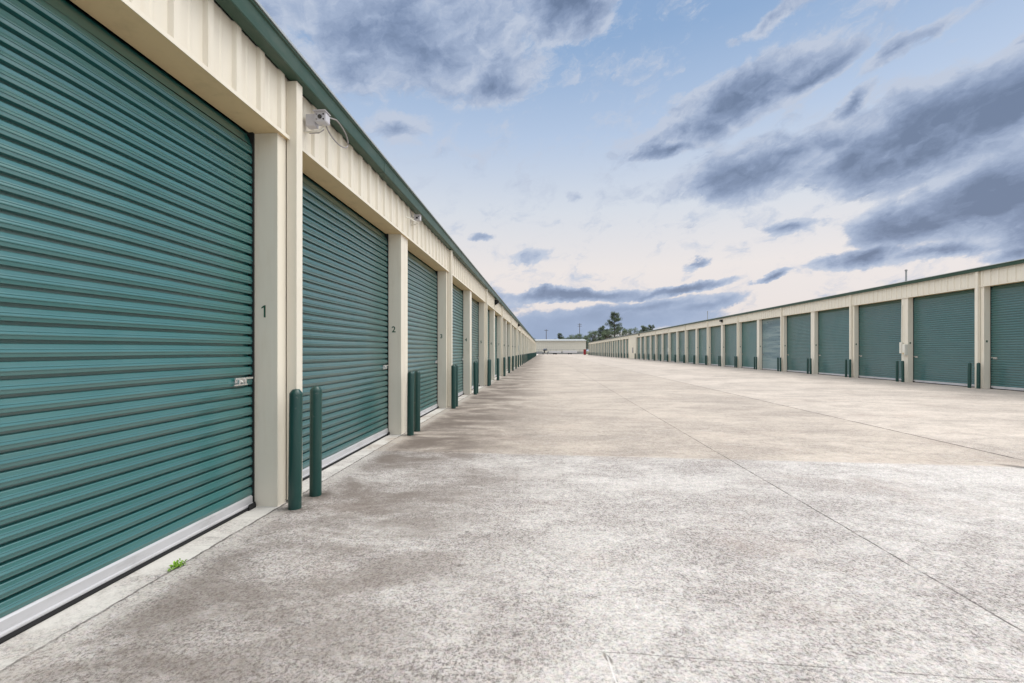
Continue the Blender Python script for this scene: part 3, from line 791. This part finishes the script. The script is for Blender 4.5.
blobs = [  # px, py, rx, ry, tilt(deg, up to the right), weight
    (405, 30, 140, 60, 0, .85), (345, 60, 55, 40, 0, .6), (470, 20, 80, 34, 0, .65), (570, 8, 62, 30, 10, .95), (500, 78, 58, 32, 12, .78), (402, 124, 36, 22, 0, .55),
    (480, 236, 19, 7, 5, .6), (533, 260, 26, 11, 8, .5), (571, 194, 11, 8, 0, .4), (505, 55, 25, 12, 0, .5),
    (735, 96, 105, 34, 17, 1.15), (815, 68, 60, 18, 10, .9), (700, 120, 50, 26, 15, 1.0), (745, 172, 100, 34, 6, 1.1), (715, 185, 48, 22, 5, .95), (656, 151, 34, 9, 5, .9), (790, 150, 45, 20, 12, .9),
    (870, 100, 38, 10, 18, .85), (915, 48, 55, 13, 20, .6), (1015, 42, 30, 16, 30, .8), (770, 12, 40, 10, 15, .5),
    (925, 135, 165, 42, 17, 1.25), (1010, 105, 90, 40, 20, 1.2), (850, 155, 70, 24, 10, 1.1), (985, 190, 130, 52, 14, 1.3), (905, 222, 80, 25, 12, 1.1), (1040, 215, 90, 45, 5, 1.2), (950, 205, 120, 34, 10, .9), (830, 140, 60, 22, 10, .7),
    (860, 262, 48, 13, 8, 1.0), (930, 252, 60, 11, 12, .9), (785, 231, 40, 11, 5, .8), (782, 279, 30, 7, 6, 1.0), (1000, 250, 60, 14, 8, .9),
    (568, 293, 90, 9, 2, 1.25), (672, 287, 85, 7, 6, 1.25), (640, 306, 110, 9, 4, .9), (590, 322, 150, 18, 2, 1.1), (530, 330, 90, 24, 0, 1.1), (700, 306, 70, 9, 8, .9), (450, 300, 80, 20, 0, .9), (700, 262, 22, 6, 5, .6),
]
dens = None; sgm = t.comb(az, el, 0)
for px, py, rx, ry, tl, w in blobs:
    d = direction(px, py).normalized(); a0 = math.atan2(d.x, d.y); e0 = math.asin(d.z)
    # angular size of the pixel radii at that place
    dx = direction(px + rx, py).normalized(); dy = direction(px, py - ry).normalized()
    ra = d.angle(dx)/max(math.cos(e0), .3); re = d.angle(dy)
    mp = t.node('ShaderNodeMapping', vector_type='TEXTURE'); t.put(mp.inputs['Vector'], aw); ra *= (1.15 if py < 225 else 1.0); re *= (1.2 if py < 225 else 1.0)
    mp.inputs['Location'].default_value = (a0, e0, 0); mp.inputs['Rotation'].default_value = (0, 0, R(tl)); mp.inputs['Scale'].default_value = (ra, re, 1)
    ln = t.vm('LENGTH', mp.outputs[0], None, 1)
    v = t.m('MULTIPLY_ADD', ln, -w, w)
    if dens is None: dens = v
    else: dens = t.m('SMOOTH_MAX', dens, v, .22)
# cloud elsewhere in the sky (behind and beside the camera)
az_far = t.ss(t.m('ABSOLUTE', az), 1.05, 1.5)
gen = t.m('MULTIPLY', t.ss(t.noise(wv, 2.0, 7, .6), .45, .75), az_far)
dens = t.m('MAXIMUM', dens, gen)
dn = t.m('ADD', dens, t.m('MULTIPLY_ADD', fine, 1.0, -.5)); dn = t.m('ADD', dn, t.m('MULTIPLY_ADD', mid, .9, -.45))
alpha = t.m('MULTIPLY', t.ss(dn, -.02, .26), .94)
core = t.ss(dn, .04, 1.10)
lit = t.m('ADD', t.m('SUBTRACT', mid, mid_up), t.m('MULTIPLY', t.m('SUBTRACT', fine, fine_up), .5))   # thicker towards the light is dark, thinner is bright
core = t.m('SUBTRACT', core, t.m('MULTIPLY', lit, 2.2), clamp=True)
ccol = t.ramp(core, [(0, S(192, 202, 220)), (.3, S(164, 179, 205)), (.65, S(133, 150, 180)), (1, S(108, 125, 154))])
lowc = t.ss(el, R(9), R(3))
ccol = t.mix(t.m('MULTIPLY', lowc, .8), ccol, S(158, 176, 206))
col = t.mix(alpha, base, ccol)
# extra brightness added to unseen sky overhead, beside and behind, to light the scene
zenith_fill = t.ss(el, R(42), R(60))
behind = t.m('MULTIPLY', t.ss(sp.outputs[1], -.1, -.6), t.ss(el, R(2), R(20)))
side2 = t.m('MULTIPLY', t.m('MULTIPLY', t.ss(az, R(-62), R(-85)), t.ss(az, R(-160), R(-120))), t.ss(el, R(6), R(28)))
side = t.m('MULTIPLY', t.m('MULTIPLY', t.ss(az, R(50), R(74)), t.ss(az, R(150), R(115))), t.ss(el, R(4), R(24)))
vf = t.m('MAXIMUM', t.m('MULTIPLY', zenith_fill, .9), t.m('MAXIMUM', t.m('MULTIPLY', behind, .1), t.m('MAXIMUM', t.m('MULTIPLY', side, .95), t.m('MULTIPLY', side2, .75))))
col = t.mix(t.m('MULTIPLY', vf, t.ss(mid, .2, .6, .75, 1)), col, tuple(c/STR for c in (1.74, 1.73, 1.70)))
# below the horizon
col = t.mix(t.ss(el, R(0), R(-2)), col, S(120, 118, 110))
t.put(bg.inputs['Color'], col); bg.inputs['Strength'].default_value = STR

sun = bpy.data.lights.new('sun', 'SUN'); so = bpy.data.objects.new('sun', sun); C.objects.link(so)
sun.energy = 1.1; sun.angle = R(30); sun.color = (1, .95, .88)
sd = Vector((math.sin(SUN_AZ)*math.cos(SUN_EL), math.cos(SUN_AZ)*math.cos(SUN_EL), math.sin(SUN_EL)))
so.rotation_euler = (-sd).to_track_quat('-Z', 'Y').to_euler(); so.location = (10, -10, 30)

# ------------------------------------------------------------------ camera
cd = bpy.data.cameras.new('camera'); cam = bpy.data.objects.new('camera', cd); C.objects.link(cam)
cd.sensor_width = 36; cd.lens = F/1024*36; cd.clip_start = .05; cd.clip_end = 6000
cam.location = (0, 0, H); cam.rotation_euler = (R(90), 0, YAW)
cd.shift_y = (351 - 341.5)/1024
scene.camera = cam

scene.render.engine = 'CYCLES'
scene.view_settings.view_transform = 'Standard'; scene.view_settings.look = 'None'
scene.view_settings.exposure = EXPO; scene.view_settings.gamma = 1; scene.view_settings.use_curve_mapping = False
scene.cycles.use_denoising = True
scene.cycles.max_bounces = 6; scene.cycles.diffuse_bounces = 4
scene.cycles.sample_clamp_indirect = 8
